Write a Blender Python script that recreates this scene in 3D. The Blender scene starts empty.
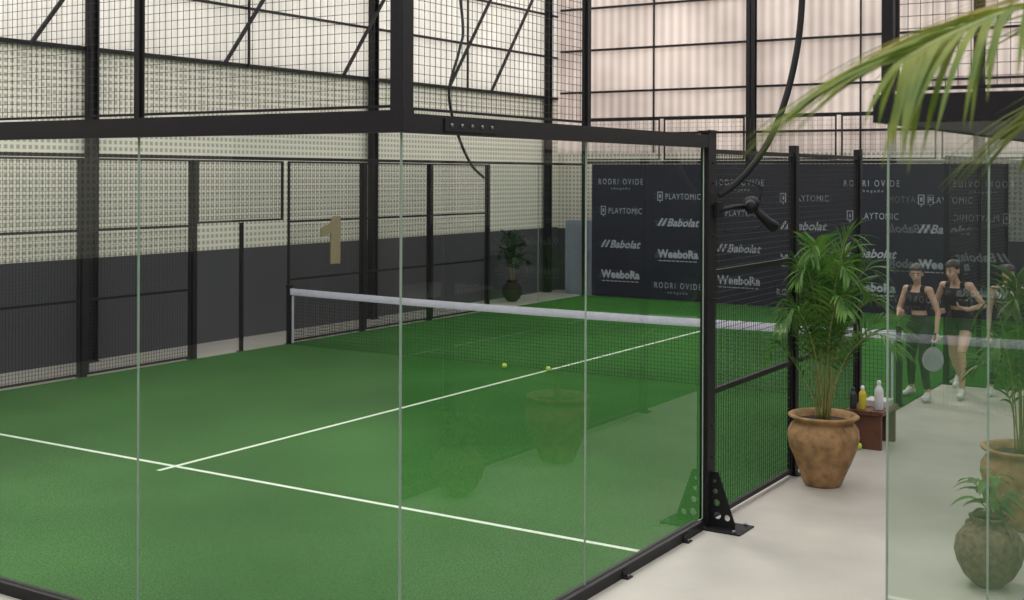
import bpy, bmesh, math, random
import numpy as np
from mathutils import Vector, Matrix, noise
random.seed(7)
S=bpy.context.scene
COL=S.collection

# ------------------------------------------------------------ camera calibrated on the court's regulation markings
def proj(p,P):
    cx,cy,h,yaw,pit,rol,f,sy=P
    d=np.array(p,float)-np.array([cx,cy,h])
    fw=np.array([-math.sin(yaw)*math.cos(pit),math.cos(yaw)*math.cos(pit),-math.sin(pit)])
    r=np.array([math.cos(yaw),math.sin(yaw),0]); u=np.cross(r,fw)
    r2=r*math.cos(rol)+u*math.sin(rol);u2=-r*math.sin(rol)+u*math.cos(rol)
    z=d@fw
    return 512+f*(d@r2)/z, 300-f*(d@u2)/z+sy
def calib():
    C=[((-5,3.05,0),(173,464.5)),((0,3.05,0),(645,548)),((-10,10,0),(287,342)),((0,0,3.0),(402,137)),((0,4,0),(712,521)),((0,4,3.0),(714,153)),((-10,8,3),(193,162)),((-10,16,3),(488,168)),((-5,2.85,0),(152,470))]
    X=[((-2,0,.3),137),((-2,0,2.9),138),((0,2,.3),584),((0,2,2.9),585),((0,4,2.9),712),((0,4,.2),712),((0,6,1.5),793),((-10,8,1.8),193),((-10,14,1.8),430),((0,0,1),400),((0,0,2.9),401)]
    def res(P):
        o=[]
        for p,q in C:
            a,b=proj(p,P);o+=[a-q[0],b-q[1]]
        for p,px in X:
            a,b=proj(p,P);o.append(a-px)
        a,b=proj((-10,10,0.92),P);c,d=proj((0,10,0.92),P)
        o+=[b-290,(d-331)]
        a,b=proj((-10,20,0),P);o.append(b-295)
        a,b=proj((-5,10,0),P);o.append(b-369.5)
        a,b=proj((-3.5,0,0.08),P);o.append(b-(580+0.25*a))
        o.append(P[4]*1500);o.append(P[5]*500)
        return np.array(o)
    P=np.array([3.6769,-4.8589,2.79,0.5563,0.01,0.00478,1202.4,-115.]);lam=1e-3
    for i in range(200):
        r=res(P);J=np.zeros((len(r),8))
        for k in range(8):
            e=np.zeros(8);e[k]=1e-5*max(1,abs(P[k]));J[:,k]=(res(P+e)-r)/e[k]
        A=J.T@J;dP=-np.linalg.solve(A+lam*np.diag(np.diag(A)+1e-9),J.T@r)
        if (res(P+dP)**2).sum()<(r**2).sum(): P=P+dP;lam*=.5
        else: lam*=4
    return P
P=calib()
cx,cy,ch,yaw,pit,rol,foc,shy=[float(v) for v in P]
fw=Vector((-math.sin(yaw)*math.cos(pit),math.cos(yaw)*math.cos(pit),-math.sin(pit)))
r=Vector((math.cos(yaw),math.sin(yaw),0));u=r.cross(fw)
r2=r*math.cos(rol)+u*math.sin(rol);u2=-r*math.sin(rol)+u*math.cos(rol)
cam=bpy.data.cameras.new("camera");co=bpy.data.objects.new("camera",cam);COL.objects.link(co)
M=Matrix((( r2.x,u2.x,-fw.x,cx),(r2.y,u2.y,-fw.y,cy),(r2.z,u2.z,-fw.z,ch),(0,0,0,1)))
co.matrix_world=M
cam.sensor_width=36;cam.lens=foc*36/1024;cam.shift_y=shy/1024;cam.clip_start=.05;cam.clip_end=200
cam.dof.use_dof=True;cam.dof.focus_distance=10.5;cam.dof.aperture_fstop=4.8
S.camera=co
# width of the aisle: where court two's glass corner stands
lo,hi=2.0,3.0
for _ in range(30):
    m=(lo+hi)/2
    if proj((m,0,1.8),P)[0]<887: lo=m
    else: hi=m
W2=round(lo,3)
S.view_settings.view_transform='Standard'
w=bpy.data.worlds.new('world');S.world=w;w.use_nodes=True;bg=w.node_tree.nodes['Background'];bg.inputs[0].default_value=(1,.985,.965,1);bg.inputs[1].default_value=2.25
sl=bpy.data.lights.new('sun','SUN');sl.energy=1.4;sl.angle=math.radians(12);sl.color=(1,.95,.86)
so=bpy.data.objects.new('sun',sl);COL.objects.link(so);so.rotation_euler=Vector((.55,-.35,-1)).to_track_quat('-Z','Y').to_euler();so.location=(-8,10,12)

# ------------------------------------------------------------ materials
def mat(name,col,rough=.6,metal=0,var=0.0,scale=20,bump=0,bscale=None,spec=.5,coord='Object'):
    m=bpy.data.materials.new(name);m.use_nodes=True;nt=m.node_tree;b=nt.nodes['Principled BSDF']
    b.inputs['Base Color'].default_value=(*col,1);b.inputs['Roughness'].default_value=rough;b.inputs['Metallic'].default_value=metal
    b.inputs['Specular IOR Level'].default_value=spec
    tc=nt.nodes.new('ShaderNodeTexCoord')
    if var:
        n=nt.nodes.new('ShaderNodeTexNoise');n.inputs['Scale'].default_value=scale;n.inputs['Detail'].default_value=5
        nt.links.new(tc.outputs[coord],n.inputs['Vector'])
        rp=nt.nodes.new('ShaderNodeValToRGB');rp.color_ramp.elements[0].position=.3;rp.color_ramp.elements[1].position=.7
        rp.color_ramp.elements[0].color=(*[c*(1-var) for c in col],1);rp.color_ramp.elements[1].color=(*[min(1,c*(1+var)) for c in col],1)
        nt.links.new(n.outputs['Fac'],rp.inputs[0]);nt.links.new(rp.outputs[0],b.inputs['Base Color'])
    if bump:
        n2=nt.nodes.new('ShaderNodeTexNoise');n2.inputs['Scale'].default_value=bscale or scale;n2.inputs['Detail'].default_value=4
        nt.links.new(tc.outputs[coord],n2.inputs['Vector'])
        bp=nt.nodes.new('ShaderNodeBump');bp.inputs['Strength'].default_value=bump;bp.inputs['Distance'].default_value=.01
        nt.links.new(n2.outputs['Fac'],bp.inputs['Height']);nt.links.new(bp.outputs[0],b.inputs['Normal'])
    return m
M_steel=mat('black_powder_coat',(.009,.008,.010),.5,0,.2,30,.05,60,.3)
M_wire=mat('black_wire',(.012,.012,.014),.5,0,.1,30)
M_net=mat('net_cord',(.012,.02,.014),.8,0,.1,30)
M_band=mat('net_tape_pale',(.42,.415,.48),.7,0,.08,14,.05)
M_line=mat('line_paint',(.50,.57,.47),.8,0,.06,25,.1,200)
M_banner=mat('banner_vinyl',(.020,.021,.032),.5,0,.15,1.5,0,None,.3)
M_logo=mat('banner_ink_white',(.30,.32,.36),.6,0,.03,5)
M_conc=mat('polished_concrete',(.36,.34,.305),.42,0,.12,1.3,.03,40)
M_terra=mat('terracotta_clay',(.31,.18,.08),.8,0,.38,11,.6,25)
M_terra2=mat('aged_clay',(.14,.10,.06),.9,0,.5,24,1.0,30)
M_soil=mat('potting_soil',(.03,.02,.012),.95,0,.4,30,.6,60)
M_wood=mat('dark_red_wood',(.10,.035,.02),.5,0,.3,8,.1)
M_stem=mat('palm_stem',(.24,.24,.08),.5,0,.2,12)
M_trunk=mat('palm_trunk',(.12,.09,.05),.8,0,.3,14,.4)
M_rubber=mat('black_rubber',(.008,.008,.009),.6,0,.1,10,0,None,.3)
M_ball=mat('tennis_felt',(.45,.62,.05),.95,0,.1,80,.3,200)
M_seam=mat('ball_seam',(.7,.7,.6),.8)
M_cork=mat('cork_board',(.27,.225,.13),.85,0,.15,40,.1)
M_gedge=mat('glass_edge',(.28,.36,.30),.25,0,.05,6)
M_bolt=mat('galvanised_bolt',(.25,.25,.26),.35,.8,.1,30)
M_cab=mat('grey_blue_laminate',(.22,.25,.31),.5,0,.06,3)
def leafmat(name,c1,c2,tf=.35,spec=.25):
    m=bpy.data.materials.new(name);m.use_nodes=True;nt=m.node_tree;b=nt.nodes['Principled BSDF']
    tc=nt.nodes.new('ShaderNodeTexCoord');n=nt.nodes.new('ShaderNodeTexNoise');n.inputs['Scale'].default_value=6
    rp=nt.nodes.new('ShaderNodeValToRGB');rp.color_ramp.elements[0].position=.35;rp.color_ramp.elements[1].position=.68
    rp.color_ramp.elements[0].color=(*c1,1);rp.color_ramp.elements[1].color=(*c2,1)
    nt.links.new(tc.outputs['Object'],n.inputs['Vector']);nt.links.new(n.outputs['Fac'],rp.inputs[0]);nt.links.new(rp.outputs[0],b.inputs['Base Color'])
    b.inputs['Roughness'].default_value=.5;b.inputs['Specular IOR Level'].default_value=spec
    tr=nt.nodes.new('ShaderNodeBsdfTranslucent');nt.links.new(rp.outputs[0],tr.inputs['Color'])
    mx=nt.nodes.new('ShaderNodeMixShader');mx.inputs[0].default_value=tf
    out=nt.nodes['Material Output'];nt.links.new(b.outputs[0],mx.inputs[1]);nt.links.new(tr.outputs[0],mx.inputs[2]);nt.links.new(mx.outputs[0],out.inputs['Surface'])
    return m
M_leaf=leafmat('palm_leaf',(.035,.11,.020),(.11,.22,.04))
M_leafd=leafmat('reflected_leaf_dark',(.012,.035,.012),(.03,.07,.02),.1)
M_leafg=leafmat('palm_leaf_bright',(.075,.125,.010),(.17,.20,.025),.35,.08)
M_leafy=leafmat('palm_leaf_yellowing',(.18,.17,.03),(.30,.23,.07),.3,.08)
def glassmat():
    m=bpy.data.materials.new('tempered_glass');m.use_nodes=True;nt=m.node_tree;nt.nodes.remove(nt.nodes['Principled BSDF'])
    N=nt.nodes.new;L=nt.links.new
    g=N('ShaderNodeNewGeometry');d=N('ShaderNodeVectorMath');d.operation='DOT_PRODUCT';L(g.outputs['Normal'],d.inputs[0]);L(g.outputs['Incoming'],d.inputs[1])
    def mm(op,a,b=None):
        x=N('ShaderNodeMath');x.operation=op
        for i,v in enumerate((a,b)):
            if v is None: continue
            if isinstance(v,(int,float)): x.inputs[i].default_value=v
            else: L(v,x.inputs[i])
        return x.outputs[0]
    c=mm('ABSOLUTE',d.outputs['Value']);k=mm('POWER',mm('SUBTRACT',1,c),5)
    F=mm('ADD',mm('MULTIPLY',k,.46),.034)
    F2=mm('DIVIDE',mm('MULTIPLY',F,2),mm('ADD',F,1))
    t=N('ShaderNodeBsdfTransparent');t.inputs[0].default_value=(.92,.95,.93,1)
    gl=N('ShaderNodeBsdfGlossy');gl.inputs['Roughness'].default_value=0.0;gl.inputs['Color'].default_value=(.95,1,.96,1)
    mx=N('ShaderNodeMixShader');L(F2,mx.inputs[0]);L(t.outputs[0],mx.inputs[1]);L(gl.outputs[0],mx.inputs[2]);L(mx.outputs[0],nt.nodes['Material Output'].inputs['Surface'])
    return m
M_glass=glassmat()
def turfmat():
    m=bpy.data.materials.new('artificial_turf_green');m.use_nodes=True;nt=m.node_tree;b=nt.nodes['Principled BSDF'];N=nt.nodes.new;L=nt.links.new
    tc=N('ShaderNodeTexCoord')
    n1=N('ShaderNodeTexNoise');n1.inputs['Scale'].default_value=.4;n1.inputs['Detail'].default_value=4;L(tc.outputs['Object'],n1.inputs[0])
    n2=N('ShaderNodeTexNoise');n2.inputs['Scale'].default_value=70;n2.inputs['Detail'].default_value=4;L(tc.outputs['Object'],n2.inputs[0])
    r1=N('ShaderNodeValToRGB');r1.color_ramp.elements[0].color=(.018,.072,.014,1);r1.color_ramp.elements[1].color=(.033,.112,.024,1)
    r1.color_ramp.elements[0].position=.3;r1.color_ramp.elements[1].position=.7
    L(n1.outputs['Fac'],r1.inputs[0])
    r2_=N('ShaderNodeValToRGB');r2_.color_ramp.elements[0].color=(.4,.4,.4,1);r2_.color_ramp.elements[1].color=(1.6,1.6,1.6,1);r2_.color_ramp.elements[0].position=.3;r2_.color_ramp.elements[1].position=.7
    L(n2.outputs['Fac'],r2_.inputs[0])
    mx=N('ShaderNodeMix');mx.data_type='RGBA';mx.blend_type='MULTIPLY';mx.inputs[0].default_value=1
    L(r1.outputs[0],mx.inputs[6]);L(r2_.outputs[0],mx.inputs[7]);L(mx.outputs[2],b.inputs['Base Color'])
    b.inputs['Roughness'].default_value=.95;b.inputs['Specular IOR Level'].default_value=.06
    bp=N('ShaderNodeBump');bp.inputs['Strength'].default_value=.5;bp.inputs['Distance'].default_value=.01;L(n2.outputs['Fac'],bp.inputs['Height']);L(bp.outputs[0],b.inputs['Normal'])
    return m
M_turf=turfmat()
def wallmat(name,uax,zsplit,zsplit2,dark,blockc,holec,panel,panel2):
    """painted base, perforated block band, corrugated translucent cladding above"""
    m=bpy.data.materials.new(name);m.use_nodes=True;nt=m.node_tree;b=nt.nodes['Principled BSDF'];N=nt.nodes.new;L=nt.links.new
    tc=N('ShaderNodeTexCoord');sp=N('ShaderNodeSeparateXYZ');L(tc.outputs['Object'],sp.inputs[0])
    U=sp.outputs[uax];Z=sp.outputs[2]
    def mm(op,a,b=None):
        x=N('ShaderNodeMath');x.operation=op
        for i,v in enumerate((a,b)):
            if v is None: continue
            if isinstance(v,(int,float)): x.inputs[i].default_value=v
            else: L(v,x.inputs[i])
        return x.outputs[0]
    def rng(v,a,b_): 
        x=N('ShaderNodeMapRange');x.inputs[1].default_value=a;x.inputs[2].default_value=b_;L(v,x.inputs[0]);return x.outputs[0]
    fu=mm('ABSOLUTE',mm('SUBTRACT',mm('FRACT',mm('DIVIDE',U,.10)),.5));fz=mm('ABSOLUTE',mm('SUBTRACT',mm('FRACT',mm('DIVIDE',Z,.10)),.5))
    h=mm('MULTIPLY',rng(fu,.34,.24),rng(fz,.34,.24))
    def mix(f,a,b_):
        x=N('ShaderNodeMix');x.data_type='RGBA'
        L(f,x.inputs[0])
        for i,v in ((6,a),(7,b_)):
            if isinstance(v,tuple): x.inputs[i].default_value=(*v,1)
            else: L(v,x.inputs[i])
        return x.outputs[2]
    blk=mix(h,blockc,holec)
    cor=mm('MULTIPLY',mm('ADD',mm('SINE',mm('MULTIPLY',U,2*math.pi/.22)),1),.5)
    nz=N('ShaderNodeTexNoise');nz.inputs['Scale'].default_value=.8;L(tc.outputs['Object'],nz.inputs[0])
    f=mm('ADD',mm('MULTIPLY',cor,.5),mm('MULTIPLY',rng(nz.outputs['Fac'],.3,.7),.5))
    pan=mix(f,panel,panel2)
    g1=mm('GREATER_THAN',Z,zsplit);g2=mm('GREATER_THAN',Z,zsplit2)
    c=mix(g2,mix(g1,dark,blk),pan)
    L(c,b.inputs['Base Color']);b.inputs['Roughness'].default_value=.8
    tr=N('ShaderNodeBsdfTranslucent');L(pan,tr.inputs['Color'])
    mx=N('ShaderNodeMixShader');L(mm('MULTIPLY',g2,.5),mx.inputs[0]);L(b.outputs[0],mx.inputs[1]);L(tr.outputs[0],mx.inputs[2]);L(mx.outputs[0],nt.nodes['Material Output'].inputs['Surface'])
    return m
M_wl=wallmat('hall_wall_side',1,1.52,4.6,(.066,.064,.074),(.80,.765,.665),(.44,.42,.355),(.74,.72,.68),(.92,.90,.865))
M_wb=wallmat('hall_wall_end',0,1.5,3.3,(.066,.064,.074),(.74,.70,.61),(.40,.37,.31),(.52,.455,.43),(.90,.83,.79))
M_wf=mat('hall_wall_front_paint',(.10,.095,.09),.8,0,.2,.6)

# ------------------------------------------------------------ mesh accumulator
class MB:
    def __init__(s): s.v=[];s.f=[];s.m=[];s.sm=[]
    def add(s,vs,fs,mi=0,smooth=False):
        o=len(s.v);s.v+= [tuple(x) for x in vs];s.f+=[tuple(i+o for i in f) for f in fs];s.m+=[mi]*len(fs);s.sm+=[smooth]*len(fs)
    def box(s,a,b,mi=0):
        (x0,y0,z0),(x1,y1,z1)=a,b
        vs=((x0,y0,z0),(x1,y0,z0),(x1,y1,z0),(x0,y1,z0),(x0,y0,z1),(x1,y0,z1),(x1,y1,z1),(x0,y1,z1))
        s.add(vs,[(0,3,2,1),(4,5,6,7),(0,1,5,4),(1,2,6,5),(2,3,7,6),(3,0,4,7)],mi)
    def tube(s,pts,rad,seg=8,mi=0,cap=True,smooth=True):
        pts=[Vector(p) for p in pts];n=len(pts)
        if not hasattr(rad,'__len__'): rad=[rad]*n
        ref=None;vs=[]
        for i,p in enumerate(pts):
            t=(pts[min(i+1,n-1)]-pts[max(i-1,0)]).normalized()
            if ref is None:
                ref=Vector((0,0,1)) if abs(t.z)<.9 else Vector((1,0,0))
            a=(ref-t*ref.dot(t)).normalized();b=t.cross(a);ref=a
            rd=rad[min(i,len(rad)-1)]
            for k in range(seg):
                an=2*math.pi*k/seg;vs.append(p+(a*math.cos(an)+b*math.sin(an))*rd)
        fs=[(i*seg+k,i*seg+(k+1)%seg,(i+1)*seg+(k+1)%seg,(i+1)*seg+k) for i in range(n-1) for k in range(seg)]
        if cap: fs+=[tuple(reversed(range(seg))),tuple(range((n-1)*seg,n*seg))]
        s.add(vs,fs,mi,smooth)
    def lathe(s,prof,c,seg=32,mi=0,wob=0):
        c=Vector(c);vs=[]
        for j,(rr,z) in enumerate(prof):
            for k in range(seg):
                an=2*math.pi*k/seg;q=rr*(1+wob*noise.noise(Vector((math.cos(an)*1.5,math.sin(an)*1.5,z*6+c.x))))
                vs.append(c+Vector((q*math.cos(an),q*math.sin(an),z)))
        fs=[(i*seg+k,i*seg+(k+1)%seg,(i+1)*seg+(k+1)%seg,(i+1)*seg+k) for i in range(len(prof)-1) for k in range(seg)]
        s.add(vs,fs,mi,True)
    def ell(s,c,rad,seg=16,rings=10,mi=0,rot=None):
        c=Vector(c);vs=[];
        for j in range(rings+1):
            ph=math.pi*j/rings
            for k in range(seg):
                an=2*math.pi*k/seg;v=Vector((rad[0]*math.sin(ph)*math.cos(an),rad[1]*math.sin(ph)*math.sin(an),-rad[2]*math.cos(ph)))
                if rot is not None:v=rot@v
                vs.append(c+v)
        fs=[(i*seg+k,i*seg+(k+1)%seg,(i+1)*seg+(k+1)%seg,(i+1)*seg+k) for i in range(rings) for k in range(seg)]
        s.add(vs,fs,mi,True)
    def obj(s,name,mats,origin=(0,0,0),parent=None,label=None,cat=None,group=None,kind=None,weld=False):
        o=Vector(origin) if parent is None else Vector(parent.location)
        me=bpy.data.meshes.new(name);me.from_pydata([tuple(Vector(v)-o) for v in s.v],[],s.f)
        for m in (mats if isinstance(mats,(list,tuple)) else [mats]): me.materials.append(m)
        me.polygons.foreach_set('material_index',s.m);me.polygons.foreach_set('use_smooth',s.sm)
        if weld:
            bm=bmesh.new();bm.from_mesh(me);bmesh.ops.remove_doubles(bm,verts=bm.verts,dist=1e-5);bm.to_mesh(me);bm.free()
        me.update()
        ob=bpy.data.objects.new(name,me);COL.objects.link(ob)
        if parent is not None: ob.parent=parent
        else: ob.location=o
        tagit(ob,label,cat,group,kind);return ob
def tagit(ob,label=None,cat=None,group=None,kind=None):
    if label: ob['label']=label
    if cat: ob['category']=cat
    if group: ob['group']=group
    if kind: ob['kind']=kind
def empty(name,loc,label,cat,group=None):
    e=bpy.data.objects.new(name,None);e.location=loc;e.empty_display_size=.2;COL.objects.link(e);tagit(e,label,cat,group);return e

# ------------------------------------------------------------ shell
XL,XR,YB,YF=-11.2,15.0,20.9,-10.0
def struct(name,a,b,m):
    q=MB();q.box(a,b);return q.obj(name,m,kind='structure')
struct('floor',(XL-.2,YF-.2,-.2),(XR+.2,YB+.2,0),M_conc)
struct('wall_left',(XL-.15,YF,0),(XL,YB,8.2),M_wl)
struct('wall_back',(XL-.15,YB,0),(XR,YB+.15,8.2),M_wb)
struct('wall_right',(XR,YF,0),(XR+.15,YB,8.2),M_wf)
struct('wall_front',(XL-.15,YF-.15,0),(XR,YF,8.2),M_wf)
# unseen slab added overhead to shade the middle of the court
struct('shade_slab',(XL-.15,9.0,8.2),(XR+.15,12.5,8.3),M_wf)

# hall columns + purlins + braces
def column(x,y,w,d,h=8.1):
    q=MB();t=.02
    q.box((x-w/2,y-d/2,.02),(x+w/2,y-d/2+t,h));q.box((x-w/2,y+d/2-t,.02),(x+w/2,y+d/2,h));q.box((x-t/2,y-d/2,.02),(x+t/2,y+d/2,h))
    q.box((x-t/2-.06,y-d/2-.02,0),(x+t/2+.06,y+d/2+.02,.02))
    return q.obj('steel_column',M_steel,(x,y,0),label='tall black steel column against the hall wall',cat='column',group='black steel hall columns')
for y in (.4,7.0,13.6,20.2): column(XL+.14,y,.14,.15)
for x in (-6.2,-1.4,3.4,8.2): column(x,YB-.14,.2,.14)
def beam(a,b,w,lab,grp):
    a=Vector(a);b=Vector(b);q=MB();t=(b-a).normalized();up=Vector((0,0,1)) if abs(t.z)<.95 else Vector((1,0,0))
    s=t.cross(up).normalized();uu=s.cross(t)
    vs=[p+s*i*w/2+uu*j*w/2 for p in (a,b) for i,j in ((-1,-1),(1,-1),(1,1),(-1,1))]
    q.add(vs,[(0,1,2,3),(7,6,5,4),(0,4,5,1),(1,5,6,2),(2,6,7,3),(3,7,4,0)])
    return q.obj('steel_beam',M_steel,tuple(a),label=lab,cat='beam',group=grp)
for z in (4.62,5.6,6.6,7.6):
    beam((XL+.04,YF+.1,z),(XL+.04,YB-.1,z),.045 if z!=4.62 else .06,'horizontal black steel rail along the cladding','wall rails of the hall')
for z in (3.75,4.75,5.75,6.75,7.7):
    beam((XL+.1,YB-.05,z),(XR-.1,YB-.05,z),.05,'horizontal black steel rail along the cladding','wall rails of the hall')
for y0 in (-1.0,2.4,5.9,9.6,12.6,16.0,17.6):
    beam((XL+.24,y0,4.62),(XL+.24,y0+2.7,8.1),.05,'long diagonal black steel brace on the hall wall','diagonal wall braces')
for x in (-8.6,-3.8,1.0): beam((x,YB-.08,3.3),(x,YB-.08,8.1),.035,'thin vertical black steel bar on the cladding','vertical wall bars')
for y in (10.3,16.9): beam((XL+.08,y,4.6),(XL+.08,y,8.1),.035,'thin vertical black steel bar on the cladding','vertical wall bars')
beam((XL+.35,5.7,7.9),(XR-.1,5.7,7.9),.16,'roof beam spanning the hall','roof beams of the hall')

# ------------------------------------------------------------ courts
def pane(p0,p1,z0,z1):
    p0=Vector((*p0,0));p1=Vector((*p1,0));t=(p1-p0).normalized();n=Vector((-t.y,t.x,0))*.005
    p0=p0+t*.005;p1=p1-t*.005
    q=MB();Z=Vector((0,0,1))
    q.add([p0+Z*z0,p1+Z*z0,p1+Z*z1,p0+Z*z1],[(0,1,2,3)],0)
    for p in (p0,p1): q.add([p-n+Z*z0,p+n+Z*z0,p+n+Z*z1,p-n+Z*z1],[(0,1,2,3)],1)
    for z in (z0,z1): q.add([p0-n+Z*z,p1-n+Z*z,p1+n+Z*z,p0+n+Z*z],[(0,1,2,3)],1)
    return q.obj('glass_panel',[M_glass,M_gedge],tuple(p0),label='clear frameless tempered glass court wall panel',cat='glass panel',group='glass court wall panels')
def wires(ax,fix,a0,a1,z0,z1,cell=.05,w=.0035,frame=.03,hr=()):
    o=(fix,a0,z0) if ax=='y' else (a0,fix,z0)
    e=empty('wire_mesh_panel',o,'black welded wire mesh court fence panel','fence panel','wire mesh fence panels')
    def P3(a,d,z): return (fix+d,a,z) if ax=='y' else (a,fix+d,z)
    def bx(q,a,b,d,za,zb):
        A=P3(a,-d,za);B=P3(b,d,zb);q.box(tuple(min(i,j) for i,j in zip(A,B)),tuple(max(i,j) for i,j in zip(A,B)))
    q=MB();n=int(round((a1-a0)/cell))
    for i in range(1,n):
        a=a0+i*(a1-a0)/n;bx(q,a-w/2,a+w/2,w/2,z0,z1)
    n=int(round((z1-z0)/cell))
    for i in range(1,n):
        z=z0+i*(z1-z0)/n;bx(q,a0,a1,w/2,z-w/2,z+w/2)
    q.obj('wire_grid',M_wire,parent=e)
    q=MB();f=frame
    bx(q,a0,a1,f/2,z0,z0+f);bx(q,a0,a1,f/2,z1-f,z1);bx(q,a0,a0+f,f/2,z0+f,z1-f);bx(q,a1-f,a1,f/2,z0+f,z1-f)
    for z in hr: bx(q,a0+f,a1-f,f/2,z-f*.6,z+f*.6)
    q.obj('panel_frame',M_steel,parent=e);return e
def post(x,y,z0,z1,w=.08,lab='black steel court post with bolt holes',foot=True):
    e=empty('court_post',(x,y,z0),lab,'post','black steel court posts')
    q=MB();q.box((x-w/2,y-w/2,z0+(.012 if foot else 0)),(x+w/2,y+w/2,z1))
    if foot: q.box((x-w/2-.04,y-w/2-.02,z0),(x+w/2+.04,y+w/2+.02,z0+.012))
    q.obj('post_body',M_steel,parent=e)
    return e
def rail(a,b,w,h,lab):
    a=Vector(a);b=Vector(b);q=MB()
    lo=(min(a.x,b.x)-(w/2 if abs(a.x-b.x)<.01 else 0),min(a.y,b.y)-(w/2 if abs(a.y-b.y)<.01 else 0),a.z)
    hi=(max(a.x,b.x)+(w/2 if abs(a.x-b.x)<.01 else 0),max(a.y,b.y)+(w/2 if abs(a.y-b.y)<.01 else 0),a.z+h)
    q.box(lo,hi);return q.obj('court_rail',M_steel,lo,label=lab,cat='rail',group='black steel court rails')
_tc={}
def tmesh(txt,bold=0,space=1.0):
    k=(txt,bold,space)
    if k in _tc: return _tc[k]
    c=bpy.data.curves.new('t','FONT');c.body=txt;c.size=1;c.offset=bold;c.space_character=space;c.align_x='CENTER';c.resolution_u=3
    o=bpy.data.objects.new('t',c);COL.objects.link(o);bpy.context.view_layer.update()
    me=o.evaluated_get(bpy.context.evaluated_depsgraph_get()).to_mesh()
    vs=[tuple(v.co) for v in me.vertices];fs=[tuple(p.vertices) for p in me.polygons];o.to_mesh_clear()
    bpy.data.objects.remove(o);bpy.data.curves.remove(c);_tc[k]=(vs,fs);return _tc[k]
def puttext(q,txt,cx_,zb,w,h,y,bold=0,space=1.0,slant=0):
    vs,fs=tmesh(txt,bold,space)
    xs=[v[0] for v in vs];zs=[v[1] for v in vs];x0,x1,z0,z1=min(xs),max(xs),min(zs),max(zs)
    q.add([(cx_+((v[0]-x0)/(x1-x0)-.5)*w+slant*((v[1]-z0)/(z1-z0)-.5)*h,y,zb+(v[1]-z0)/(z1-z0)*h) for v in vs],fs)
def logo(kind,x,z,y,par):
    q=MB();em=MB()
    if kind=='N':
        puttext(q,'RODRI OVIDE',x,z,1.12,.13,y,.0,1.45);puttext(em,'abogado',x,z-.13,.48,.07,y,0,1.6)
    elif kind=='P':
        puttext(q,'PLAYTOMIC',x+.12,z-.06,.84,.13,y,.0,1.15)
        for a,b in (((-.50,-.09),(-.37,-.07)),((-.50,.09),(-.37,.11)),((-.50,-.07),(-.48,.09)),((-.39,-.07),(-.37,.09)),((-.455,-.03),(-.415,.05)),((-.445,-.13),(-.425,-.09))):
            em.box((x+a[0],y-.001,z+a[1]),(x+b[0],y,z+b[1]))
    elif kind=='B':
        puttext(q,'Babolat',x+.14,z-.08,.74,.18,y,.028,1.03,.32)
        for k in range(2):
            a=x-.50+k*.10;em.add([(a,y,z-.07),(a+.055,y,z-.07),(a+.155,y,z+.10),(a+.10,y,z+.10)],[(0,1,2,3)])
    else:
        puttext(q,'WeeboRa',x,z-.06,.98,.19,y,.048,1.06)
        for k in range(9):
            a=x-.46+k*.104;em.box((a,y-.001,z-.13),(a+.08,y,z-.11))
    q.obj('printed_wordmark',M_logo,parent=par,label='white printed wordmark')
    em.obj('printed_emblem',M_logo,parent=par,label='small white printed emblem')
def banner(x0,x1,y):
    e=empty('advertising_banner',((x0+x1)/2,y,.02),'long dark navy vinyl banner with white sponsor wordmarks','banner')
    q=MB();n=60;vs=[]
    for i in range(n+1):
        x=x0+(x1-x0)*i/n;d=.008*math.sin(i*1.7)+.006*math.sin(i*.6)
        for z in (.02,3.03): vs.append((x,y+d*0.5,z))
    q.add(vs,[(2*i,2*i+2,2*i+3,2*i+1) for i in range(n)],0,True);q.obj('banner_sheet',M_banner,parent=e)
    k=0;x=x0+.74
    while x<x1-.45:
        if k%2==0: L=(('N',2.57),('P',1.97),('B',1.21),('W',.5))
        else: L=(('P',2.31),('B',1.73),('W',1.01),('N',.28))
        for t,z in L: logo(t,x,z,y-.012,e)
        x+=1.42;k+=1
    return e
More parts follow.
